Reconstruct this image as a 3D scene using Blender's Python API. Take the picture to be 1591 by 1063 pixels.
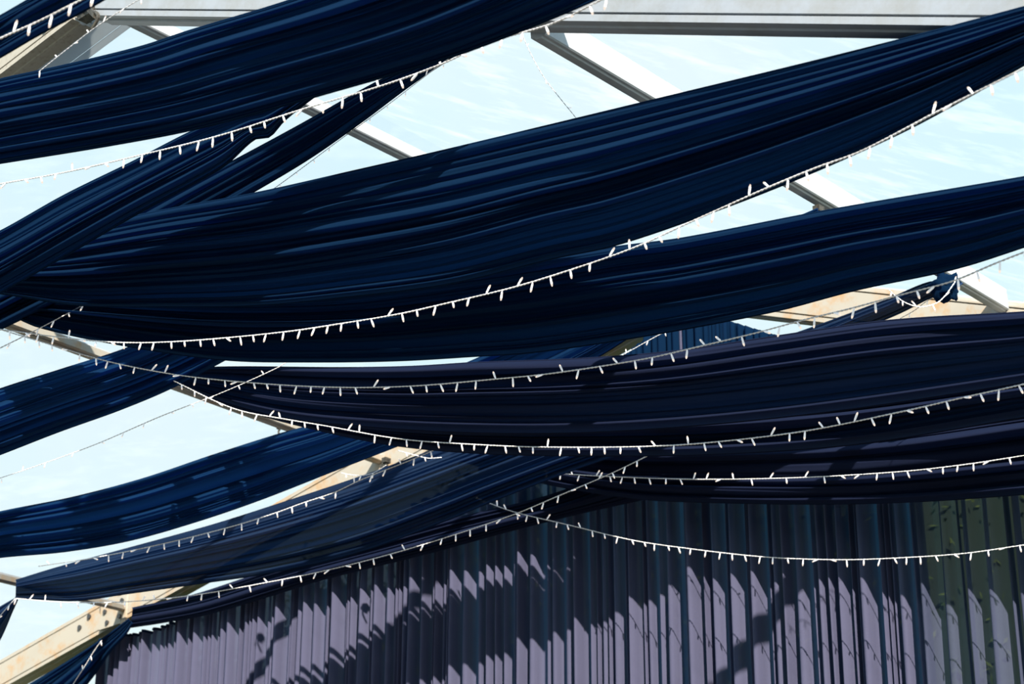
import bpy, bmesh, math, random
from mathutils import Vector, Matrix, noise
C = bpy.context.scene.collection
for o in list(bpy.data.objects): bpy.data.objects.remove(o)

# ------------------------------------------------------------------ camera
TH = math.radians(24.35); FPX = 3500.0
cam_d = bpy.data.cameras.new('camera'); cam = bpy.data.objects.new('camera', cam_d); C.objects.link(cam)
cam.location = (0, 0, 0); cam.rotation_euler = (math.pi/2 + TH, 0, 0)
cam_d.sensor_width = 36; cam_d.lens = 36*FPX/1591; cam_d.clip_end = 400
cam_d.dof.use_dof = True; cam_d.dof.focus_distance = 10.5; cam_d.dof.aperture_fstop = 5.0
bpy.context.scene.camera = cam

# ------------------------------------------------------------------ sky, sun, exposure
S = bpy.context.scene
S.view_settings.view_transform = 'Standard'; S.view_settings.look = 'None'
S.view_settings.gamma = 1; S.view_settings.use_curve_mapping = False
S.view_settings.exposure = 0.0
w = bpy.data.worlds.new('sky'); S.world = w; w.use_nodes = True
nt = w.node_tree; nt.nodes.clear()
wo = nt.nodes.new('ShaderNodeOutputWorld'); bg = nt.nodes.new('ShaderNodeBackground')
tc = nt.nodes.new('ShaderNodeTexCoord'); sp = nt.nodes.new('ShaderNodeSeparateXYZ')
rmp = nt.nodes.new('ShaderNodeValToRGB')
rmp.color_ramp.elements[0].position = 0.0; rmp.color_ramp.elements[0].color = (.88, .98, 1.0, 1)
rmp.color_ramp.elements[1].position = 1.0; rmp.color_ramp.elements[1].color = (.22, .50, .92, 1)
e = rmp.color_ramp.elements.new(.30); e.color = (.80, .97, 1.0, 1)
e = rmp.color_ramp.elements.new(.82); e.color = (.26, .54, .92, 1)
e = rmp.color_ramp.elements.new(.58); e.color = (.64, .90, 1.0, 1)
nz = nt.nodes.new('ShaderNodeTexNoise'); nz.inputs['Scale'].default_value = 3.0; nz.inputs['Detail'].default_value = 5
cr = nt.nodes.new('ShaderNodeValToRGB'); cr.color_ramp.elements[0].position = .46; cr.color_ramp.elements[1].position = .72
mx = nt.nodes.new('ShaderNodeMixRGB'); mx.inputs[2].default_value = (.90, .97, 1.0, 1)
nt.links.new(tc.outputs['Generated'], sp.inputs[0]); nt.links.new(sp.outputs['Z'], rmp.inputs[0])
nt.links.new(tc.outputs['Generated'], nz.inputs['Vector']); nt.links.new(nz.outputs[0], cr.inputs[0])
nt.links.new(cr.outputs[0], mx.inputs[0]); nt.links.new(rmp.outputs[0], mx.inputs[1])
nt.links.new(mx.outputs[0], bg.inputs[0]); bg.inputs[1].default_value = 1.0
nt.links.new(bg.outputs[0], wo.inputs[0])
SUN_AZ = math.radians(171); SUN_EL = math.radians(28)
sd = bpy.data.lights.new('sun', 'SUN'); sd.energy = 13.0; sd.angle = math.radians(.6); sd.color = (1.0, .86, .73)
so = bpy.data.objects.new('sun', sd); C.objects.link(so); so.location = (3, -4, 20)
sdir = Vector((math.sin(SUN_AZ)*math.cos(SUN_EL), math.cos(SUN_AZ)*math.cos(SUN_EL), math.sin(SUN_EL)))
so.rotation_euler = sdir.to_track_quat('Z', 'Y').to_euler()

# ------------------------------------------------------------------ geometry of the tent
FW = Vector((0, math.cos(TH), math.sin(TH))); UP = Vector((0, -math.sin(TH), math.cos(TH))); Z = Vector((0, 0, 1))
def ray(x, y): return FW + Vector((1, 0, 0))*((x-795.5)/FPX) + UP*((531.5-y)/FPX)
def P(x, y, d): return ray(x, y)*d                      # a point of the tent seen at (x, y), d metres deep
AZ = math.radians(42.6)
a = Vector((math.sin(AZ), math.cos(AZ), 0)); b = Vector((-math.cos(AZ), math.sin(AZ), 0))   # along the ridge / across it
r = ray(150, 20); A = r*(6.5/r.z); G = A + a*4.985
G = G + b*0
def dirL(e): e = math.radians(e); return b*math.cos(e) - Z*math.sin(e)
def dirR(e): e = math.radians(e); return -b*math.cos(e) - Z*math.sin(e)
RL = dirL(7.5); RLG = dirL(9.2); RRA = dirR(23.8); RRG = dirR(23)
def on_plane(x, y, o, n):
    q = ray(x, y); return q*(o.dot(n)/q.dot(n))
def gp(x, y, off=0.0): return on_plane(x, y, G - a*off, a)   # a point on the gable plane
def gdepth(x, y=700): return gp(x, y).dot(FW)
FLOOR = -1.65

# ------------------------------------------------------------------ helpers
def link(name, me, mat=None, parent=None):
    o = bpy.data.objects.new(name, me); C.objects.link(o)
    if mat is not None:
        for m_ in (mat if isinstance(mat, (list, tuple)) else [mat]): me.materials.append(m_)
    if parent is not None:
        o.parent = parent
        o.matrix_parent_inverse = Matrix.Translation(-parent.location)
    return o
def empty(name, loc, label, cat, group=None):
    o = bpy.data.objects.new(name, None); C.objects.link(o); o.location = loc; o.empty_display_size = .1
    o['label'] = label; o['category'] = cat
    if group: o['group'] = group
    return o
def tag(o, label, cat, group=None):
    o['label'] = label; o['category'] = cat
    if group: o['group'] = group
    return o
def mesh(name, vs, fs, smooth=False, mi=None):
    me = bpy.data.meshes.new(name); me.from_pydata([tuple(v) for v in vs], [], fs)
    if smooth: me.polygons.foreach_set('use_smooth', [True]*len(fs))
    if mi: me.polygons.foreach_set('material_index', mi)
    me.update(); return me
def extrude(p0, p1, side, up, prof):
    n = len(prof); vs = [p0 + side*x + up*y for x, y in prof] + [p1 + side*x + up*y for x, y in prof]
    fs = [(i, (i+1) % n, n+(i+1) % n, n+i) for i in range(n)]
    fs += [tuple(range(n))[::-1], tuple(range(n, 2*n))]
    return vs, fs
def box(c, ax, ay, az, hx, hy, hz):
    vs = [c + ax*(hx*i) + ay*(hy*j) + az*(hz*k) for i in (-1, 1) for j in (-1, 1) for k in (-1, 1)]
    fs = [(0, 1, 3, 2), (4, 6, 7, 5), (0, 4, 5, 1), (2, 3, 7, 6), (0, 2, 6, 4), (1, 5, 7, 3)]
    return vs, fs
def cyl(c, ax, rad, h, n=10):
    t = ax.orthogonal().normalized(); s = ax.cross(t)
    vs = []
    for k in (-.5, .5):
        for i in range(n):
            an = 2*math.pi*i/n; vs.append(c + ax*(h*k) + t*(rad*math.cos(an)) + s*(rad*math.sin(an)))
    fs = [(i, (i+1) % n, n+(i+1) % n, n+i) for i in range(n)] + [tuple(range(n))[::-1], tuple(range(n, 2*n))]
    return vs, fs
def join(parts):
    vs, fs = [], []
    for v, f in parts:
        k = len(vs); vs += v; fs += [tuple(i+k for i in q) for q in f]
    return vs, fs
def tube(pts, rad, n=6):
    vs, fs = [], []; m = len(pts); pr = None
    for i, p in enumerate(pts):
        d = (pts[min(i+1, m-1)] - pts[max(i-1, 0)]).normalized()
        t = (pr - d*pr.dot(d)) if pr is not None else d.orthogonal()
        t.normalize(); pr = t; s = d.cross(t); rr = rad(i/(m-1)) if callable(rad) else rad
        for k in range(n):
            an = 2*math.pi*k/n; vs.append(p + t*(rr*math.cos(an)) + s*(rr*math.sin(an)))
    for i in range(m-1):
        for k in range(n): fs.append((i*n+k, i*n+(k+1) % n, (i+1)*n+(k+1) % n, (i+1)*n+k))
    fs += [tuple(range(n))[::-1], tuple(range((m-1)*n, m*n))]
    return vs, fs
def spline(pts, t):                                     # Catmull-Rom through tuples, t 0..1 by chord length
    n = len(pts)
    if not hasattr(spline, 'c'): spline.c = {}
    key = tuple(pts)
    if key not in spline.c:
        L = [0]
        for i in range(1, n): L.append(L[-1] + math.dist(pts[i-1][:2], pts[i][:2]))
        spline.c[key] = [q/L[-1] for q in L]
    L = spline.c[key]; i = 0
    while i < n-2 and t > L[i+1]: i += 1
    u = (t-L[i])/(L[i+1]-L[i])
    h = L[i+1]-L[i]; out = []
    for k in range(len(pts[0])):
        p1, p2 = pts[i][k], pts[i+1][k]
        m1 = (pts[i+1][k]-pts[i-1][k])/(L[i+1]-L[i-1])*h if i > 0 else (p2-p1)
        m2 = (pts[i+2][k]-pts[i][k])/(L[i+2]-L[i])*h if i < n-2 else (p2-p1)
        u2 = u*u; u3 = u2*u
        out.append((2*u3-3*u2+1)*p1 + (u3-2*u2+u)*m1 + (-2*u3+3*u2)*p2 + (u3-u2)*m2)
    return out

# ------------------------------------------------------------------ materials
def mat(name):
    m = bpy.data.materials.new(name); m.use_nodes = True; n = m.node_tree; n.nodes.clear()
    return m, n, n.nodes.new('ShaderNodeOutputMaterial')
def pbr(name, col, rough=.6, metal=0, nscale=0, col2=None, spec=.5, bump=0, lo=.4, hi=.7):
    m, n, out = mat(name); p = n.nodes.new('ShaderNodeBsdfPrincipled')
    p.inputs['Base Color'].default_value = (*col, 1); p.inputs['Roughness'].default_value = rough
    p.inputs['Metallic'].default_value = metal; p.inputs['Specular IOR Level'].default_value = spec
    if nscale:
        t = n.nodes.new('ShaderNodeTexCoord'); z = n.nodes.new('ShaderNodeTexNoise'); z.inputs['Scale'].default_value = nscale
        z.inputs['Detail'].default_value = 8; z.inputs['Roughness'].default_value = .7
        c = n.nodes.new('ShaderNodeValToRGB'); c.color_ramp.elements[0].position = lo; c.color_ramp.elements[1].position = hi
        c.color_ramp.elements[0].color = (*col, 1); c.color_ramp.elements[1].color = (*(col2 or col), 1)
        n.links.new(t.outputs['Object'], z.inputs['Vector']); n.links.new(z.outputs[0], c.inputs[0]); n.links.new(c.outputs[0], p.inputs['Base Color'])
        if bump:
            bu = n.nodes.new('ShaderNodeBump'); bu.inputs['Strength'].default_value = bump
            n.links.new(z.outputs[0], bu.inputs['Height']); n.links.new(bu.outputs[0], p.inputs['Normal'])
    n.links.new(p.outputs[0], out.inputs[0]); return m
def cloth(name, dif, tra, ftr, sheer, scale=60):
    """woven sheer cloth: reflects, lets light through the weave, and has gaps between threads"""
    m, n, out = mat(name)
    d = n.nodes.new('ShaderNodeBsdfDiffuse'); d.inputs[0].default_value = (*dif, 1)
    t = n.nodes.new('ShaderNodeBsdfTranslucent'); t.inputs[0].default_value = (*tra, 1)
    g = n.nodes.new('ShaderNodeBsdfSheen'); g.inputs['Color'].default_value = (.10, .22, .50, 1); g.inputs['Roughness'].default_value = .35
    tr = n.nodes.new('ShaderNodeBsdfTransparent'); tr.inputs[0].default_value = (.75, .9, 1, 1)
    m1 = n.nodes.new('ShaderNodeMixShader'); m1.inputs[0].default_value = ftr
    ad = n.nodes.new('ShaderNodeMixShader'); ad.inputs[0].default_value = .12
    m2 = n.nodes.new('ShaderNodeMixShader'); m2.inputs[0].default_value = sheer
    tcn = n.nodes.new('ShaderNodeTexCoord'); z = n.nodes.new('ShaderNodeTexNoise'); z.inputs['Scale'].default_value = scale
    bu = n.nodes.new('ShaderNodeBump'); bu.inputs['Strength'].default_value = .12; bu.inputs['Distance'].default_value = .01
    n.links.new(tcn.outputs['Object'], z.inputs['Vector']); n.links.new(z.outputs[0], bu.inputs['Height'])
    n.links.new(bu.outputs[0], d.inputs['Normal'])
    n.links.new(d.outputs[0], m1.inputs[1]); n.links.new(t.outputs[0], m1.inputs[2])
    n.links.new(m1.outputs[0], ad.inputs[1]); n.links.new(g.outputs[0], ad.inputs[2])
    n.links.new(ad.outputs[0], m2.inputs[1]); n.links.new(tr.outputs[0], m2.inputs[2])
    n.links.new(m2.outputs[0], out.inputs[0]); return m
M_NAVY = cloth('navy_voile', (.0045, .020, .055), (.013, .078, .26), .40, .0)
M_NAVY_SUNLIT = cloth('sunlit_navy_voile', (.006, .030, .088), (.020, .105, .36), .42, .0)  # the navy voile again, sunlight put into a brighter colour
M_INDIGO = cloth('indigo_voile', (.0135, .019, .046), (.017, .05, .15), .36, .0)
M_THIN = cloth('thin_navy_voile', (.012, .028, .070), (.022, .08, .24), .42, .012)
M_CURT = cloth('curtain_voile', (.115, .120, .200), (.008, .12, .27), .36, .03)
M_CURT2 = cloth('sheer_curtain_voile', (.074, .086, .145), (.02, .10, .13), .25, .20)
M_ALU = pbr('dusty_aluminium', (.44, .49, .54), .45, .0, 9, (.38, .41, .43), .5, .02)
M_RAFTER = pbr('blue_grey_aluminium', (.27, .31, .36), .45, .0, 7, (.23, .25, .26), .5, .02)
M_ALU_DIRTY = pbr('speckled_aluminium', (.33, .32, .28), .5, .0, 34, (.16, .14, .10), .5, .05, .52, .78)
M_BEAM_FAR = pbr('mottled_cream_beam', (.35, .335, .29), .6, 0, 5, (.38, .25, .13), .3, .03, .48, .68)  # cream with random orange mottling
M_SLOT = pbr('slot_shade', (.01, .011, .012), .8)  # near-black groove floor, shadow of the gap put into the colour
M_BAND = cloth('pale_membrane', (.55, .60, .62), (.75, .80, .82), .5, 0.0)
M_STEEL = pbr('blackened_steel', (.035, .033, .03), .45, .5, 25, (.16, .15, .12), .5, .1)
M_BOLT = pbr('bolt_steel', (.10, .10, .10), .4, .8)
M_CABLE = pbr('white_cable', (.80, .82, .84), .5)
M_BULB = pbr('milky_bulb_sleeve', (.90, .92, .95), .35)
M_BULB.node_tree.nodes['Principled BSDF'].inputs['Emission Color'].default_value = (.92, .96, 1, 1)
M_BULB.node_tree.nodes['Principled BSDF'].inputs['Emission Strength'].default_value = .35
M_BARK = pbr('bark', (.06, .045, .03), .9, 0, 8, (.10, .08, .05))
M_LEAF = pbr('leaf', (.030, .055, .012), .7, 0, 2.5, (.16, .17, .03), .3)
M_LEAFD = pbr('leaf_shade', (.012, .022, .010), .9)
M_FLOOR = pbr('timber_floor', (.27, .23, .18), .6, 0, 3, (.21, .17, .12))
M_GRASS = pbr('grass', (.05, .09, .02), .9, 0, 4, (.09, .11, .03))
def emit(name, col, st):
    m, n, out = mat(name); e_ = n.nodes.new('ShaderNodeEmission'); e_.inputs[0].default_value = (*col, 1); e_.inputs[1].default_value = st
    n.links.new(e_.outputs[0], out.inputs[0]); return m
M_TIP = emit('warm_led_tip', (1.0, .86, .74), 1.0)
def film_mat():
    m, n, out = mat('clear_roof_film')
    tr = n.nodes.new('ShaderNodeBsdfTransparent'); tr.inputs[0].default_value = (.95, .985, 1, 1)
    gl = n.nodes.new('ShaderNodeBsdfGlossy'); gl.inputs['Roughness'].default_value = .12
    df = n.nodes.new('ShaderNodeBsdfTranslucent'); df.inputs[0].default_value = (.9, .95, 1, 1)
    fr = n.nodes.new('ShaderNodeMixShader'); fr.inputs[0].default_value = .02
    m2 = n.nodes.new('ShaderNodeMixShader')
    t = n.nodes.new('ShaderNodeTexCoord'); mp = n.nodes.new('ShaderNodeMapping')
    mp.inputs['Scale'].default_value = (1.3, 2.6, 2); mp.inputs['Rotation'].default_value = (0, 0, math.radians(20))
    z = n.nodes.new('ShaderNodeTexNoise'); z.inputs['Scale'].default_value = 1.6; z.inputs['Detail'].default_value = 9; z.inputs['Roughness'].default_value = .68
    c = n.nodes.new('ShaderNodeValToRGB'); c.color_ramp.elements[0].position = .50; c.color_ramp.elements[1].position = .80
    c.color_ramp.elements[0].color = (.02, .02, .02, 1); c.color_ramp.elements[1].color = (.17, .17, .17, 1)
    n.links.new(t.outputs['Object'], mp.inputs[0]); n.links.new(mp.outputs[0], z.inputs['Vector']); n.links.new(z.outputs[0], c.inputs[0])
    n.links.new(tr.outputs[0], fr.inputs[1]); n.links.new(gl.outputs[0], fr.inputs[2])
    n.links.new(fr.outputs[0], m2.inputs[1]); n.links.new(df.outputs[0], m2.inputs[2]); n.links.new(c.outputs[0], m2.inputs[0])
    n.links.new(m2.outputs[0], out.inputs[0]); return m
M_FILM = film_mat()

# ------------------------------------------------------------------ setting: floor, ground, clear roof
fc = A*1.0; fc.z = FLOOR
v, f = box(Vector((fc.x, fc.y, FLOOR-.05)) - a*6 - b*1.5, a, b, Z, 11.0, 11.0, .05)
fl = link('floor', mesh('floor', v, f), M_FLOOR); fl['kind'] = 'structure'; fl['label'] = 'timber floor of the marquee'
v, f = box(Vector((0, 20, FLOOR-.25)), Vector((1, 0, 0)), Vector((0, 1, 0)), Z, 90, 90, .1)
gr = link('ground', mesh('ground', v, f), M_GRASS); gr['kind'] = 'structure'; gr['label'] = 'grass outside the marquee'
ceil = bpy.data.objects.new('ceiling', None); C.objects.link(ceil); ceil.location = A; ceil['kind'] = 'structure'
ceil['label'] = 'clear film roof stretched over the aluminium frame'
def film(p, q, rr, s):
    n = 12; vs, fs = [], []; nrm = (q-p).cross(s-p).normalized()
    if nrm.z < 0: nrm = -nrm
    for i in range(n+1):
        for j in range(n+1):
            u, v_ = i/n, j/n
            pt = p.lerp(q, u).lerp(s.lerp(rr, u), v_)
            pt = pt - nrm*(.05*math.sin(math.pi*u)*math.sin(math.pi*v_)) + nrm*(.012*noise.noise(pt*1.3))
            vs.append(pt)
    for i in range(n):
        for j in range(n): fs.append((i*(n+1)+j, (i+1)*(n+1)+j, (i+1)*(n+1)+j+1, i*(n+1)+j+1))
    link('roof_panel', mesh('roof_panel', vs, fs, True), M_FILM, ceil)
LIFT = Z*.26
def wall(name, p, q, h0, h1, label):
    n = 240; vs, fs = [], []; d = (q-p).normalized(); nr = Z.cross(d)
    for i in range(n+1):
        c = p.lerp(q, i/n) + nr*(.05*math.sin(i*1.9)+.03*math.sin(i*.7))
        vs += [Vector((c.x, c.y, FLOOR)), Vector((c.x, c.y, h0 + (h1-h0)*i/n))]
    for i in range(n): fs.append((2*i, 2*i+2, 2*i+3, 2*i+1))
    o = link(name, mesh(name, vs, fs, True), M_INDIGO); o['kind'] = 'structure'; o['label'] = label
wr0 = A - a*9.9 + RRA*12; wr1 = G + RRA*12  # unseen dark walls, added to cut low sky light under the drapes
wall('wall_right', wr0, wr1, wr0.z+.2, wr0.z+.2, 'unseen dark draped side wall added to cut sky light')
wall('wall_back', A - a*9.9 + RRA*12, A - a*9.9 + RL*4, 1.8, 5.0, 'unseen dark draped end wall added behind the viewer to cut sky light')
for k in (-2, -1, 0):
    o0 = A + a*(4.985*k) + LIFT; o1 = o0 + a*4.985
    for t0, t1 in ((0, 2.95), (2.95, 6.1), (6.1, 9.2)):
        film(o0 + RL*t0, o1 + (RLG if k == 0 else RL)*t0, o1 + (RLG if k == 0 else RL)*t1, o0 + RL*t1)
    for t0, t1 in ((0, 2.45), (2.45, 5.0), (5.0, 8.0), (8.0, 12.2)):
        film(o0 + RRA*t0, o1 + RRG*t0, o1 + RRG*t1, o0 + RRA*t1) if k == 0 else film(o0 + RRA*t0, o1 + RRA*t0, o1 + RRA*t1, o0 + RRA*t1)

# ------------------------------------------------------------------ aluminium frame
def beam(name, p0, p1, label, wdt=.11, hgt=.22, mats=None, cat='beam', group=None, parent=None, slots=(3, 7, 13, 17)):
    d = (p1-p0).normalized(); side = d.cross(Z).normalized(); up = side.cross(d).normalized()
    h, g = wdt/2, .006
    prof = [(-h, 0), (h, 0), (h, .030), (h-.018, .031), (h-.018, .038), (h, .040), (h, hgt-.04), (h-.018, hgt-.039), (h-.018, hgt-.032), (h, hgt-.03), (h, hgt),
            (-h, hgt), (-h, hgt-.03), (-h+.018, hgt-.032), (-h+.018, hgt-.039), (-h, hgt-.04), (-h, .040), (-h+.018, .038), (-h+.018, .031), (-h, .030)]
    if not slots: prof = [(-h, .006), (-h+.006, 0), (h-.006, 0), (h, .006), (h, hgt), (-h, hgt)]
    vs, fs = extrude(p0, p1, side, up, prof)
    mi = [1 if i in slots else 0 for i in range(len(prof))] + [0, 0]
    t = empty(name, p0, label, cat, group)
    link('box_section', mesh('box_section', vs, fs, False, mi), [mats or M_ALU, M_SLOT], t)
    # keder rail along the top, and a raised rib beneath
    v, f = extrude(p0 + up*hgt, p1 + up*hgt, side, up, [(-h*.6, 0), (h*.6, 0), (h*.6, .015), (-h*.6, .015)])
    link('keder_rail', mesh('keder_rail', v, f), M_ALU, t)
    v, f = extrude(p0, p1, side, up, [(-.014, -.008), (.014, -.008), (.018, 0), (-.018, 0)])
    link('rib', mesh('rib', v, f), mats or M_ALU, t)
    return t, d, side, up
def bolts(t, c, d, up, nrm, spots, rad=.012):
    for x, y in spots:
        v, f = cyl(c + d*x + up*y + nrm*.006, nrm, rad, .018, 8); link('bolt', mesh('bolt', v, f), M_BOLT, t)
GR = 'main rafters of the marquee'; GPU = 'purlins of the marquee roof'
rl, d, s, u = beam('rafter', A + RL*.12, A + RL*9.2, 'dirty beige rafter sloping down left from the top left corner joint', .13, .25, M_ALU_DIRTY, group=GR)
bolts(rl, A + RL*.25 - a*.065, d, u, -a, ((0, .06), (.0, .17), (.10, .06), (.10, .17), (.55, .12)))
rr_, d, s, u = beam('rafter', A + RRA*.06 - Z*.045, A + RRA*12.1 - Z*.045, 'long pale grey rafter running level along the top edge of the photo', .13, .25, M_RAFTER, group=GR)
bolts(rr_, A + RRA*.15 - a*.065, d, u, -a, ((0, .08), (.06, .17), (.14, .08), (3.2, .16), (2.3, .15)))
gl, d, s, u = beam('rafter', G + RLG*.05 - Z*.03, G + RLG*9.0 - Z*.03, 'mottled cream gable rafter rising from the lower left corner behind the drapes', .13, .27, M_BEAM_FAR, group=GR)
bolts(gl, G + RLG*6.15 - a*.065, d, u, -a, ((0, .08), (.05, .17), (-.12, .1), (.35, .12), (.22, .17)), .022)
gr_, d, s, u = beam('rafter', G + RRG*.05, G + RRG*12.1, 'orange mottled cream gable rafter beside the knotted drape at right', .13, .26, M_BEAM_FAR, group=GR)
def purlin(q0, q1, label, wd, ht, m_, s0=.07, s1=.07):
    p0 = on_plane(*q0, A, a); p1 = on_plane(*q1, G, a); d = (p1-p0).normalized()
    beam('purlin', p0 + d*s0, p1 - d*s1, label, wd, ht, m_, group=GPU, slots=())
purlin((160, 14), (1050, 455), 'grooved aluminium ridge purlin showing between the upper left drapes', .085, .075, M_ALU)
purlin((822, 49), (1566, 488), 'grey purlin with sunlit white side crossing the clear roof at right', .075, .13, M_ALU)
purlin((-118, 460), (596, 722), 'peach lit purlin behind the gathered left ends of the middle drapes', .085, .05, M_BEAM_FAR, -2)
purlin((-300, 830), (196, 950), 'cream eave purlin meeting the gable rafter at the lower left joint', .06, .04, M_BEAM_FAR, -1)
# pale membrane band running beside the near left rafter
p0, p1 = A + RL*.05 + Z*.06, A + RL*4 + Z*.06
v, f = join([extrude(p0 + a*.068, p1 + a*.068, a, Z, [(0, 0), (.15, .01), (.15, .016), (0, .006)]), extrude(p0 + a*.222, p1 + a*.216, a, Z, [(0, .010), (.05, .012), (.05, .018), (0, .012)])])
link('membrane_band', mesh('membrane_band', v, f), M_BAND, rl)

# apex bracket at the top left
br = empty('apex_bracket', A, 'blackened steel joint bracket with hook where two rafters meet at top left', 'bracket')
n_ = -a
v, f = join([box(A + Z*.08 - a*.075 - b*.01, b, Z, a, .060, .14, .012), box(A - Z*.04 - a*.06 - b*.01, b, Z, a, .045, .03, .03)])
link('plate', mesh('plate', v, f), M_STEEL, br)
v, f = extrude(A - a*.10 - b*.02 - Z*.0, A - a*.10 - b*.13 - Z*.12, a, Z, [(-.01, -.018), (.01, -.018), (.01, .018), (-.01, .018)])
link('arm', mesh('arm', v, f), M_STEEL, br)
hp = [A - a*.10 - b*(.13+.03*math.sin(k*.6)) - Z*(.10+.016*k) for k in range(7)]
v, f = tube(hp, .011); link('hook', mesh('hook', v, f), M_STEEL, br)
for x, y in ((-.04, .02), (.03, .05), (-.03, .13), (.04, .17), (.06, -.02), (0, -.03), (-.05, .2)):
    v, f = cyl(A - a*.095 + b*x + Z*y, n_, .014, .03, 8); link('bolt', mesh('bolt', v, f), M_BOLT, br)
# eave bracket at the gable corner
E0 = G + RLG*6.05 - Z*.02
br = empty('eave_bracket', E0, 'orange mottled bolted joint plate where the eave purlin meets the gable rafter, lower left', 'bracket')
v, f = join([box(E0 + Z*.10 - a*.08, b, Z, a, .17, .12, .010)])
link('plate', mesh('plate', v, f), M_BEAM_FAR, br)
v, f = join([box(E0 - Z*.03 - a*.07 - b*.14, b, Z, a, .03, .05, .02)])
link('clamp', mesh('clamp', v, f), M_STEEL, br)
for x, y in ((-.10, .04), (-.02, .16), (.10, .12), (.06, .02), (-.12, .17)):
    v, f = cyl(E0 - a*.095 + b*x + Z*y, n_, .02, .02, 8); link('bolt', mesh('bolt', v, f), M_BOLT, br)
# short clips on the purlins
for (x, y, dd, lab) in ((439, 656, 15.9, 'small black clip under the peach lit purlin, left of the drapes'),
                        (600, 716, 15.6, 'black clamp on the gable rafter where the purlin meets it'),
                        (1272, 326, 11.45, 'black clip tied under the sunlit purlin between two drapes')):
    c = P(x, y, dd); t = empty('purlin_clip', c, lab, 'clip', 'black clips on the purlins')
    v, f = join([box(c, a, b, Z, .025, .02, .018), box(c - Z*.03 + b*.02, a, b, Z, .012, .03, .012)])
    link('body', mesh('body', v, f), M_STEEL, t)
    v, f = tube([c - Z*.03 + b*.04*math.sin(k*.7) - Z*.016*k for k in range(6)], .008); link('hook', mesh('hook', v, f), M_STEEL, t)

# ------------------------------------------------------------------ drapes
def lin(x, y, knots):
    if x <= knots[0][0]: return knots[0][1]
    for (x0, d0), (x1, d1) in zip(knots, knots[1:]):
        if x <= x1: return d0 + (d1-d0)*(x-x0)/(x1-x0)
    return knots[-1][1]
def drape(label, up, lo, depth, folds, mats, seed, amp=1.0, pin=(1, 1), nu=96, nv=170, back=.62, bulge=.18, smooth_zone=None):
    """one length of cloth gathered into long folds and hung between two fixings: edges up/lo, folds run end to end"""
    rnd = random.Random(seed)
    cuts = [0.0]; ws = [rnd.choice((.35, .55, .8, 1.0, 1.5))*rnd.uniform(.8, 1.2) for _ in range(folds)]; tot = sum(ws)
    for q in ws: cuts.append(cuts[-1] + q/tot)
    height = [rnd.choice((.25, .7, 1.3, 1.8, 1.5))*rnd.uniform(.8, 1.2)*min(1.25, (q/tot*folds)**.6) for q in ws]
    skew = [rnd.uniform(.18, .5) for _ in ws]; ph = [rnd.uniform(0, 9) for _ in ws]
    dfun = depth if callable(depth) else (lambda x, y: lin(x, y, depth))
    vs = []; fs = []
    for layer in (0, 1):
        base = len(vs); NV = nv if layer == 0 else 60
        r2 = random.Random(seed*7+3); sh = r2.uniform(0, 6)
        for i in range(nu+1):
            t = i/nu
            U_ = spline(up, t); L_ = spline(lo, t)
            # direction along, for the sideways slump of the folds
            for j in range(NV+1):
                v_ = j/NV
                if layer: v_ = .03 + .94*v_
                vv = v_ + .018*math.sin(6*v_ + 3.1*t + sh)*math.sin(math.pi*v_) + .012*noise.noise(Vector((t*3, v_*5, seed)))*math.sin(math.pi*v_)
                x = U_[0] + (L_[0]-U_[0])*vv; y = U_[1] + (L_[1]-U_[1])*vv
                d_ = dfun(x, y); wid = math.dist(U_, L_)/FPX*d_
                if layer == 0:
                    k = 0; vq = v_ + .010*math.sin(9*t + 5*v_ + seed)*math.sin(math.pi*v_)
                    vq = min(max(vq, 0), 1)
                    while k < folds-1 and vq > cuts[k+1]: k += 1
                    q = (vq-cuts[k])/(cuts[k+1]-cuts[k])
                    sk = skew[k]
                    q = (q/sk*.5) if q < sk else (.5 + (q-sk)/(1-sk)*.5)
                    h = (max(0, math.sin(math.pi*q))**.6)*height[k]*(1 + .35*math.sin(2.2*t*math.pi + ph[k]))
                    # a finer crease riding on the broad folds
                    h += .08*math.sin(vq*folds*9.3 + 4*noise.noise(Vector((t*2.5, vq*7, seed+.5))))*(.5+.5*math.sin(ph[k]+3*t))
                    off = -h*(1.5*wid/folds + .03)*amp
                else:
                    off = .09 + .05*math.sin(v_*folds*2.3 + 2*t + sh) + .05*(1 + math.sin(v_*37 + 5*t))
                off -= bulge*wid*math.sin(math.pi*v_)
                pt = P(x, y, d_)
                nrm = -pt.normalized()
                vs.append(pt - nrm*off)
        # the inner layer leaves lengthwise gaps where only one layer of cloth hangs
        for i in range(nu):
            for j in range(NV):
                if layer and noise.noise(Vector((.37, j/NV*folds*.6, seed*1.7))) > back-.5: continue
                q0 = base + i*(NV+1)+j
                fs.append((q0, q0+NV+1, q0+NV+2, q0+1))
    c = P(*[(up[0][k]+lo[0][k])/2 for k in (0, 1)], dfun(*up[0]))
    t = empty('ceiling_drape', c, label, 'drape', 'dark drapes swagged under the clear roof')
    link('cloth', mesh('cloth', vs, fs, True), mats, t)
    # rolled hems along both long edges
    for E_, nm in ((up, 0), (lo, 1)):
        pts = []
        for i in range(nu+1):
            x, y = spline(E_, i/nu); d_ = dfun(x, y); pts.append(P(x, y, d_))
        v, f = tube(pts, .006, 5); link('hem', mesh('hem', v, f, True), mats, t)
    return t

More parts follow.
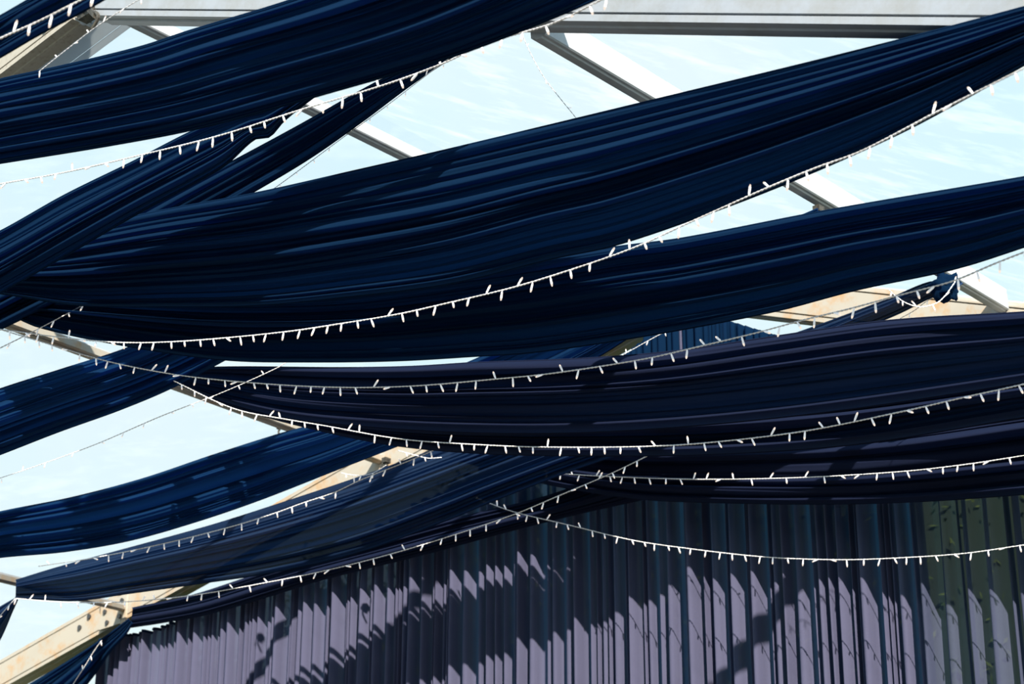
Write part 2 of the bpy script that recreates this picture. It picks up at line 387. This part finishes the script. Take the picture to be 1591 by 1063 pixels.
drape('narrow near drape crossing the extreme top left corner',
      ((-60, 58), (0, 26), (45, 0), (110, -38)), ((-60, 122), (0, 88), (60, 53), (130, 16), (210, -30)),
      ((-60, 7.8), (210, 7.2)), 7, M_NAVY, 1, nu=50, nv=110)
drape('broad blue drape filling the top left of the photo in front of the rafters',
      ((-60, 140), (0, 124), (110, 100), (220, 73), (290, 50), (460, -2), (640, -70), (820, -150)),
      ((-60, 262), (0, 253), (190, 222), (320, 196), (530, 138), (700, 88), (820, 43), (930, -4), (1100, -90)),
      ((-60, 9.3), (1100, 6.6)), 16, M_NAVY, 2, nu=110)
drape('steep ragged edged drape running from under the top left drape to the left edge',
      ((-60, 386), (0, 360), (100, 304), (200, 255), (320, 195), (430, 160), (540, 108), (740, 20)),
      ((-60, 488), (0, 455), (100, 398), (215, 331), (300, 286), (350, 256), (395, 216), (418, 212), (440, 188), (480, 156), (560, 100), (760, 30)),
      ((-60, 11.3), (700, 9.5)), 11, M_NAVY, 3)
drape('very dark tapering drape behind the ragged edged one, ending near the twinkling bulbs',
      ((-60, 482), (0, 450), (110, 390), (215, 330), (330, 268), (460, 198), (580, 131), (625, 110), (700, 80), (800, 40)),
      ((-60, 545), (0, 512), (180, 425), (300, 352), (390, 300), (480, 246), (560, 190), (640, 130), (700, 90), (718, 78), (812, 44)),
      ((-60, 12.7), (715, 10.2)), 7, M_NAVY, 4, amp=.8, back=.9)
drape('largest central drape sweeping from the upper right corner to the left edge',
      ((-60, 420), (60, 375), (215, 335), (400, 300), (560, 264), (700, 232), (1000, 160), (1330, 80), (1591, 12), (1700, -20)),
      ((-60, 452), (0, 456), (120, 474), (260, 476), (400, 474), (530, 462), (700, 440), (860, 401), (950, 382), (1060, 346), (1220, 285), (1390, 210), (1500, 152), (1591, 100), (1700, 38)),
      ((-60, 12.1), (1700, 7.1)), 19, M_NAVY, 5, nu=130, nv=200)
drape('second sweeping drape just below the largest one, right end lower',
      ((-60, 458), (0, 460), (120, 455), (300, 455), (530, 448), (700, 425), (860, 400), (960, 384), (1060, 371), (1290, 327), (1591, 276), (1700, 255)),
      ((-60, 470), (0, 482), (60, 508), (200, 538), (350, 559), (480, 562), (620, 560), (740, 553), (830, 547), (1000, 522), (1200, 484), (1330, 450), (1480, 418), (1591, 383), (1700, 345)),
      ((-60, 12.7), (1700, 8.1)), 15, M_NAVY, 6, nu=120)
drape('sweeping drape of black cloth with a broad flat lower panel',
      ((280, 577), (340, 571), (530, 572), (640, 570), (740, 564), (900, 558), (1050, 546), (1200, 524), (1380, 499), (1591, 486), (1700, 478)),
      ((276, 597), (340, 622), (440, 648), (560, 662), (735, 672), (900, 672), (1105, 659), (1330, 634), (1591, 594), (1700, 574)),
      ((276, 13.6), (1700, 8.9)), 9, M_INDIGO, 7, nu=110)
drape('dark sweeping drape peeping below the flat panel of the purple black one',
      ((330, 612), (440, 640), (640, 645), (900, 640), (1200, 620), (1591, 570), (1700, 560)),
      ((330, 622), (440, 655), (600, 690), (740, 704), (900, 708), (1100, 706), (1330, 690), (1591, 648), (1700, 630)),
      ((330, 14.2), (1700, 10.1)), 8, M_INDIGO, 8, nu=100)
drape('lowest sweeping drape hanging over the top of the pleated curtain at right',
      ((700, 660), (900, 680), (1100, 678), (1300, 665), (1591, 620), (1700, 600)),
      ((700, 712), (840, 750), (980, 774), (1120, 781), (1300, 783), (1450, 778), (1591, 768), (1700, 760)),
      lambda x, y: gdepth(x, y) - .48, 9, M_INDIGO, 9, nu=90, bulge=.10, amp=.7)
drape('banded navy drape coloured sunlit blue at left edge, above the sunlit gap',
      ((-60, 628), (0, 605), (100, 573), (190, 544), (320, 490), (480, 420), (700, 310), (1000, 165)),
      ((-60, 728), (0, 706), (90, 671), (190, 635), (276, 598), (420, 520), (640, 400), (860, 270), (1005, 172)),
      ((-60, 12.0), (0, 12.3), (147, 13.0), (300, 13.3), (1000, 11.0)), 8, M_NAVY_SUNLIT, 10, back=.5)
drape('navy drape coloured sunlit blue at left edge below the sunlit gap, rising towards the centre',
      ((-60, 812), (0, 796), (110, 774), (220, 745), (330, 708), (430, 676), (520, 650), (745, 556), (1000, 440), (1270, 325)),
      ((-60, 876), (0, 866), (100, 857), (200, 840), (300, 812), (400, 778), (530, 727), (640, 684), (800, 620), (945, 545), (1110, 430), (1273, 331)),
      ((-60, 13.8), (400, 14.6), (1273, 11.3)), 9, M_NAVY_SUNLIT, 11, back=.5, nu=110)
kn = drape('long diagonal drape knotted to the purlin at right and pinned at lower left',
      ((25, 902), (90, 882), (200, 852), (330, 816), (440, 781), (560, 741), (700, 690), (900, 622), (1100, 562), (1240, 517), (1380, 465), (1440, 440), (1468, 437)),
      ((24, 929), (60, 931), (120, 933), (200, 922), (300, 908), (430, 888), (560, 857), (700, 806), (755, 783), (870, 738), (1060, 668), (1200, 590), (1330, 516), (1400, 485), (1450, 460), (1474, 452)),
      ((25, 15.4), (200, 16.2), (700, 15.0), (1474, 12.6)), 12, M_THIN, 12, nu=130, back=.62)
drape('lowest diagonal drape following the gable edge above the pleated curtain',
      ((206, 945), (300, 925), (420, 886), (560, 848), (700, 808), (860, 768), (960, 725), (1100, 665), (1300, 590), (1500, 510)),
      ((203, 975), (250, 968), (320, 955), (420, 926), (500, 901), (660, 861), (800, 823), (900, 798), (985, 779), (1060, 762), (1150, 732), (1300, 650), (1500, 520)),
      lambda x, y: gdepth(x, y) - .26, 7, M_INDIGO, 13, nu=90, bulge=.05, amp=.6)
drape('small folded drape tail hanging at the extreme lower left edge',
      ((26, 929), (10, 938), (-10, 950), (-40, 968)), ((27, 932), (18, 952), (4, 985), (-20, 1030)),
      ((-60, 15.2), (30, 15.5)), 4, M_THIN, 14, nu=24, nv=60)
drape('drape tail slung below the gable rafter in the lower left corner',
      ((200, 962), (176, 980), (148, 1000), (100, 1031), (50, 1061), (-20, 1100)), ((206, 968), (196, 985), (172, 1012), (150, 1044), (128, 1072), (90, 1120)),
      ((-20, 18.9), (206, 18.1)), 6, M_NAVY, 15, nu=40, nv=90, amp=.7)
# the knot of cloth tied at the purlin
kc = P(1468, 447, 12.55); kv, kf = [], []
for i in range(22):
    for j in range(16):
        th_, ph_ = 2*math.pi*j/16, math.pi*i/21
        d3 = Vector((math.sin(ph_)*math.cos(th_), math.sin(ph_)*math.sin(th_), math.cos(ph_)))
        rr = .066*(1 + .75*noise.noise(d3*2.3 + Vector((3, 1, 4))) + .22*noise.noise(d3*6))
        kv.append(kc + d3*rr*1.15)
for i in range(21):
    for j in range(16): kf.append((i*16+j, i*16+(j+1) % 16, (i+1)*16+(j+1) % 16, (i+1)*16+j))
link('knot', mesh('knot', kv, kf, True), M_NAVY, kn)

# ------------------------------------------------------------------ gable curtain: four drops side by side
U0 = lambda p: (p-G).dot(b)
top_pts = []
for x, y in ((160, 1000), (190, 990), (225, 987), (262, 973), (305, 955), (330, 943), (430, 914), (545, 872), (600, 822), (700, 765), (800, 700), (985, 566), (1040, 521), (1072, 503), (1112, 499), (1207, 528), (1300, 556), (1450, 600), (1591, 640), (1800, 700)):
    p = gp(x, y); top_pts.append((U0(p), p.z))
top_pts.sort()
def ztop(u):
    if u <= top_pts[0][0]: return top_pts[0][1]
    for (u0, z0), (u1, z1) in zip(top_pts, top_pts[1:]):
        if u <= u1: return z0 + (z1-z0)*(u-u0)/(u1-u0)
    return top_pts[-1][1]
def curtain(label, x0, x1, material, seed, wmin, wmax, dens=1.0):
    rnd = random.Random(seed)
    ua, ub = U0(gp(x0, 900)), U0(gp(x1, 900))           # ua > ub
    bt = [ua]; 
    while bt[-1] > ub + wmin: bt.append(bt[-1] - rnd.choice((wmin, (wmin+wmax)/2, wmax))*rnd.uniform(.8, 1.2))
    bt[-1] = ub; n = len(bt)-1
    bb = [q + (rnd.uniform(-.5, .5)*min(abs(bt[i]-bt[i-1]), abs(bt[i+1]-bt[i]), .12)*1.9 if 0 < i < n else 0) for i, q in enumerate(bt)]
    hh = [rnd.uniform(.5, 1.2) for _ in range(n)]; kind = [rnd.random() for _ in range(n)]
    rows = 26; cols = 16; vs, fs = [], []
    for k in range(rows+1):
        h = k/rows
        for i in range(n):
            for j in range(cols + (1 if i == n-1 else 0)):
                q = j/cols
                u = (bt[i]*(1-q) + bt[i+1]*q)*(1-h) + (bb[i]*(1-q) + bb[i+1]*q)*h
                wd = abs(bt[i]-bt[i+1])
                # flat front, deep return
                fw = .50 if kind[i] < .6 else .70
                e0 = min(1, max(0, q/(.16 if kind[i] < .6 else .3))); e1 = min(1, max(0, (fw-q)/.14 + 1))
                pr = (e0*e0*(3-2*e0))*(e1*e1*(3-2*e1))*(.82 + .18*math.sin(math.pi*min(1, q/fw)))
                u -= .10*wd*math.sin(math.pi*2*q)
                dis = hh[i]*pr*(.08+.65*wd)*(.75+.35*h) + .012*noise.noise(Vector((u*6, h*3, seed)))
                zt = ztop(u); z = zt*(1-h) + (FLOOR+.02)*h
                # rows bunched near the top, where the photo looks
                vs.append(G + b*u - a*(dis-.02) + Z*(z-G.z))
    W = n*cols+1
    for k in range(rows):
        for i in range(W-1): fs.append((k*W+i, (k+1)*W+i, (k+1)*W+i+1, k*W+i+1))
    c = G + b*((ua+ub)/2); c.z = FLOOR+.02
    t = empty('pleated_curtain', c, label, 'curtain', 'pleated gable curtains')
    link('pleated_cloth', mesh('pleated_cloth', vs, fs, True), material, t)
    pts = [vs[i] for i in range(0, W, 3)] + [vs[W-1]]
    v, f = tube([p - a*.0 for p in pts], .012, 5); link('heading_tape', mesh('heading_tape', v, f, True), M_NAVY, t)
    # the bunched loose cloth behind: a second, finer fall of the same curtain
    return t
curtain('finely pleated dark curtain at the lower left end of the gable', 168, 560, M_CURT, 21, .03, .095)
curtain('lilac and blue pleated curtain left of centre under the diagonal drapes', 562, 985, M_CURT, 22, .035, .115)
curtain('widely pleated sunlit lilac curtain right of centre', 987, 1438, M_CURT, 23, .035, .125)
curtain('see-through pleated curtain at the right edge with green foliage behind', 1440, 1760, M_CURT2, 24, .06, .13)

# small navy valance added to put shade on the curtain's peak
vs, fs = [], []; nn = 260
for k in range(9):
    h = k/8
    for i in range(nn+1):
        q = i/nn; x = 975 + q*345; p = gp(x, 600); u = U0(p); zt = ztop(u) + .015; zb = gp(x, 640).z
        pl = abs(math.sin(q*67 + 2*math.sin(q*13)))**.6*.035 + .012*math.sin(q*190)
        vs.append(G + b*u - a*(.10 + pl) + Z*(zt*(1-h) + min(zb, zt-.1)*h - G.z))
for k in range(8):
    for i in range(nn): fs.append((k*(nn+1)+i, (k+1)*(nn+1)+i, (k+1)*(nn+1)+i+1, k*(nn+1)+i+1))
t = empty('peak_shade_sheet', G - a*.1 - Z*.3, 'dark blue pleated sheet for shade on the curtain peak, seen in the gap above the purple black drape', 'shade_sheet')
link('cloth', mesh('cloth', vs, fs, True), M_NAVY, t)

# ------------------------------------------------------------------ strings of little lights
bulb_me = None
def bulb_mesh():
    pr = [(0, .0018), (.004, .0026), (.010, .0038), (.030, .0043), (.036, .0036), (.040, .0018)]
    n = 8; vs, fs, mi = [], [], []
    for z_, r_ in pr:
        for k in range(n): an = 2*math.pi*k/n; vs.append((r_*math.cos(an), r_*math.sin(an), z_))
    for i in range(len(pr)-1):
        for k in range(n): fs.append((i*n+k, i*n+(k+1) % n, (i+1)*n+(k+1) % n, (i+1)*n+k)); mi.append(1 if i >= 3 else 0)
    fs.append(tuple(range(n))[::-1]); mi.append(0); fs.append(tuple(range((len(pr)-1)*n, len(pr)*n))); mi.append(1)
    me = mesh('bulb', vs, fs, True, mi); me.materials.append(M_BULB); me.materials.append(M_TIP); return me
bulb_me = bulb_mesh()
def light_string(label, px, depth, seed, gap=.085, scale=1.0, up=.21):
    rnd = random.Random(seed); gap *= 1.22
    dfun = depth if callable(depth) else (lambda x, y: lin(x, y, depth))
    N = 160; pts = []
    for i in range(N+1):
        x, y = spline(px, i/N); pts.append(P(x, y, dfun(x, y)))
    L = [0]
    for p, q in zip(pts, pts[1:]): L.append(L[-1] + (q-p).length)
    def at(s):
        s = min(max(s, 0), L[-1]-1e-6)
        lo_, hi_ = 0, N
        while hi_-lo_ > 1:
            m_ = (lo_+hi_)//2
            if L[m_] <= s: lo_ = m_
            else: hi_ = m_
        return pts[lo_].lerp(pts[lo_+1], (s-L[lo_])/(L[lo_+1]-L[lo_]))
    t = empty('light_string', pts[0], label, 'string lights', 'strings of small white lights')
    turns = L[-1]/.045; K = int(turns*5)+2; parts = []
    for ph in (0, math.pi):
        c = []
        for i in range(K):
            s = L[-1]*i/(K-1); p = at(s); d = (at(s+.02)-at(s-.02)).normalized()
            h = d.cross(Z).normalized(); v_ = h.cross(d); an = 2*math.pi*s/.045 + ph
            c.append(p + (h*math.cos(an) + v_*math.sin(an))*.0019*scale)
        parts.append(tube(c, .0022*scale, 4))
    v, f = join(parts); link('twisted_cable', mesh('twisted_cable', v, f, True), M_CABLE, t)
    s = rnd.uniform(0, gap)
    while s < L[-1]:
        p = at(s); d = (at(s+.02)-at(s-.02)).normalized()
        x_ = rnd.random()
        if x_ < 1-up*1.6: dn = -Z + d*rnd.uniform(-.45, .6) + Vector((0, 1, 0))*rnd.uniform(-.5, .3)
        elif x_ < 1-up*.8: dn = Z*.8 + d*rnd.uniform(-.9, .9)
        else: dn = d*rnd.choice((-1, 1)) - Z*rnd.uniform(.1, .6)
        o = bpy.data.objects.new('bulb', bulb_me); C.objects.link(o); o.parent = t
        o.location = p - pts[0] ; o.scale = (scale*1.1,)*3
        o.rotation_euler = dn.to_track_quat('Z', 'Y').to_euler()
        s += gap*rnd.uniform(.82, 1.2)
    return t
light_string('nearest thick light string across the top left corner drape', ((-30, 76), (0, 60), (60, 33), (130, -2), (180, -26)), ((-30, 7.3), (180, 6.8)), 31, .085, .98)
light_string('light string crossing the top left joint bracket', ((60, 112), (100, 80), (155, 38), (215, 0), (260, -26)), ((60, 8.8), (260, 8.2)), 32, .10, .6)
light_string('light string sagging in front of the ragged edged drape up to the level rafter',
             ((-30, 292), (0, 286), (100, 268), (240, 236), (340, 211), (470, 170), (600, 131), (690, 98), (760, 66), (860, 36), (930, 2), (990, -30)), ((-30, 10.6), (990, 7.2)), 33, .10)
light_string('thin dark looking light string against the clear roof beside the darkest drape',
             ((388, 318), (430, 290), (530, 216), (600, 165), (665, 115), (717, 77)), ((388, 11.7), (717, 9.9)), 34, .16, .6)
light_string('faint string dangling over the clear roof above the largest drape',
             ((808, 45), (822, 78), (845, 120), (872, 155), (897, 186), (925, 225)), ((808, 9.9), (925, 10.0)), 35, .12, .5)
light_string('long light string along the bottom of the largest drape',
             ((-30, 508), (0, 512), (100, 525), (180, 532), (250, 532), (330, 527), (450, 515), (530, 503), (620, 488), (700, 470), (800, 446), (900, 415), (990, 383), (1060, 351), (1190, 293), (1265, 262), (1340, 234), (1460, 172), (1591, 106), (1640, 80)),
             ((-30, 11.6), (1640, 6.8)), 36, .085)
light_string('light string draped across the purple black drape up to the right edge',
             ((0, 512), (60, 530), (150, 557), (220, 573), (300, 586), (420, 597), (530, 602), (640, 600), (760, 590), (860, 580), (1000, 558), (1080, 540), (1180, 516), (1250, 497), (1320, 480), (1400, 458), (1480, 437), (1545, 410), (1591, 392), (1640, 374)),
             ((0, 12.2), (1640, 8.0)), 37, .085)
light_string('light string sagging along the lower edge of the flat panelled drape',
             ((270, 592), (340, 626), (380, 640), (440, 651), (500, 661), (620, 682), (740, 691), (850, 695), (1000, 694), (1100, 688), (1250, 670), (1400, 640), (1500, 617), (1591, 597), (1640, 584)),
             ((270, 13.0), (1640, 8.6)), 38, .085)
light_string('light string over the lowest sweeping drape just above the curtain tops',
             ((846, 732), (870, 736), (980, 742), (1100, 745), (1250, 742), (1400, 733), (1500, 722), (1591, 708), (1640, 700)),
             lambda x, y: min(gdepth(x)-.85, 15.1 if x < 900 else 14.6), 39, .10)
light_string('light string hanging lowest across the sunlit curtain',
             ((735, 772), (755, 780), (800, 796), (880, 815), (980, 839), (1050, 850), (1180, 865), (1300, 870), (1400, 867), (1500, 860), (1591, 847), (1640, 840)),
             lambda x, y: gdepth(x, 850)-.62, 40, .085, 1.0, .12)
light_string('long light string following the long diagonal drape down to lower left',
             ((1150, 636), (1105, 658), (1040, 691), (960, 731), (860, 774), (800, 799), (700, 833), (600, 863), (500, 888), (400, 908), (300, 925), (200, 935), (100, 936), (25, 930)),
             ((25, 15.1), (700, 13.9), (1150, 12.3)), 41, .095)
light_string('light string between the left blue drape and the diagonal drape',
             ((760, 660), (735, 672), (650, 710), (560, 746), (520, 765), (470, 782), (420, 800), (350, 821), (240, 848), (140, 868), (60, 880)),
             ((60, 14.8), (760, 13.2)), 42, .10)
light_string('faint light string against the bright clear roof at left below the left blue band',
             ((450, 560), (430, 572), (350, 608), (250, 647), (150, 690), (60, 723), (0, 743), (-30, 752)), ((-30, 13.6), (450, 12.7)), 43, .15, .75)
light_string('short light string crossing the dark drape end at the left edge',
             ((140, 468), (122, 478), (60, 511), (0, 541), (-30, 556)), ((-30, 12.2), (140, 12.1)), 44, .085, .95)
light_string('loop of lights tied beside the cloth knot at right',
             ((1380, 449), (1390, 459), (1408, 471), (1430, 477), (1455, 471), (1468, 460), (1484, 438)), ((1380, 12.2), (1484, 12.4)), 45, .085, .95)
light_string('short hanging light string under the knot loop in front of the gable rafter',
             ((1470, 452), (1440, 468), (1420, 483), (1395, 497), (1370, 512)), ((1370, 13.0), (1470, 12.75)), 46, .12, .7)
light_string('small slack loop of lights on the cream rafter left of the centre',
             ((530, 735), (545, 738), (562, 739), (580, 735), (600, 723)), ((530, 15.2), (600, 15.0)), 47, .10, .8)
light_string('short light string end poking over the black clamp on the gable rafter',
             ((618, 700), (640, 706), (665, 712), (686, 711)), ((618, 14.4), (686, 14.3)), 48, .09, .8)
light_string('light string falling along the drape tail in the lower left corner',
             ((158, 995), (146, 1012), (132, 1035), (112, 1066), (95, 1095)), ((95, 17.9), (158, 17.7)), 49, .13, .9)
light_string('short light string end at the extreme lower left edge',
             ((24, 930), (12, 943), (0, 957), (-20, 980)), ((-20, 15.0), (24, 15.1)), 50, .10, .9)
light_string('short light string glimpsed in the gap over the gable rafter near the curtain peak',
             ((1040, 512), (1010, 528), (985, 542), (960, 556)), ((960, 14.2), (1040, 14.0)), 51, .12, .7)

# ------------------------------------------------------------------ trees outside, seen through the sheer curtain
def squarish(d, p=3.2):
    return d/((abs(d.x)**p + abs(d.y)**p + abs(d.z)**p)**(1/p))
def tree(label, x, ytop, dist, wpx, seed):
    rnd = random.Random(seed)
    tp = P(x, ytop, dist); rad = wpx/2/FPX*dist; zt = tp.z; zb = FLOOR-.15
    base = Vector((tp.x, tp.y, zb)); t = empty('tree', base, label, 'tree', 'trees behind the gable')
    v, f = tube([base + Z*((zt-zb)*k/6*.85) + Vector((.1*math.sin(k+seed), .1*math.cos(k*1.3), 0)) for k in range(7)], lambda q: .16*(1-.8*q), 8)
    link('trunk', mesh('trunk', v, f, True), M_BARK, t)
    cz = (zt+zb+1.2)/2; hz = (zt-cz)
    vs, fs, mi = [], [], []
    # dense inner crown
    n1, n2 = 18, 24
    for i in range(n1+1):
        for j in range(n2):
            th_, ph_ = 2*math.pi*j/n2, math.pi*i/n1
            d3 = Vector((math.sin(ph_)*math.cos(th_), math.sin(ph_)*math.sin(th_), math.cos(ph_)))
            d3 = squarish(d3)
            q = .93*(1 + .20*noise.noise(d3*1.9 + Vector((seed, 0, 0))) + .12*noise.noise(d3*5))
            vs.append(Vector((tp.x, tp.y, cz)) + Vector((d3.x*rad*q, d3.y*rad*q, d3.z*hz*q)))
    for i in range(n1):
        for j in range(n2): fs.append((i*n2+j, i*n2+(j+1) % n2, (i+1)*n2+(j+1) % n2, (i+1)*n2+j)); 
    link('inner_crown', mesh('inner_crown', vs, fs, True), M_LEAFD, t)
    vs, fs = [], []
    for k in range(9000):
        d3 = Vector((rnd.gauss(0, 1), rnd.gauss(0, 1), rnd.gauss(0, 1))).normalized()
        d3 = squarish(d3)
        q = (1 + .20*noise.noise(d3*1.9 + Vector((seed, 0, 0))) + .12*noise.noise(d3*5))*rnd.uniform(.78, 1.02)
        c = Vector((tp.x, tp.y, cz)) + Vector((d3.x*rad*q, d3.y*rad*q, d3.z*hz*q))
        e1 = Vector((rnd.gauss(0, 1), rnd.gauss(0, 1), rnd.gauss(0, 1))).normalized(); e2 = e1.orthogonal().normalized()
        l = rnd.uniform(.03, .06); m_ = len(vs)
        vs += [c - e1*l, c + e2*l*.45, c + e1*l, c - e2*l*.45]; fs.append((m_, m_+1, m_+2, m_+3))
    lf = link('foliage', mesh('foliage', vs, fs), M_LEAF, t); lf['kind'] = 'stuff'
for q in ((350, 1012, 24, 190, 'small dark tree behind the left end of the curtain'), (530, 905, 25, 290, 'rounded tree behind the second curtain from left'),
          (760, 745, 25, 420, 'broad tree behind the curtain left of centre'), (1010, 690, 24, 420, 'tall dark tree behind the middle of the gable'),
          (1250, 650, 23, 420, 'tall green tree behind the widely pleated curtain'), (1480, 640, 21, 400, 'green tree showing through the sheer right curtain'),
          (1700, 640, 22, 420, 'tree beyond the right edge behind the sheer curtain')):
    tree(q[4], q[0], q[1], q[2], q[3], q[0])
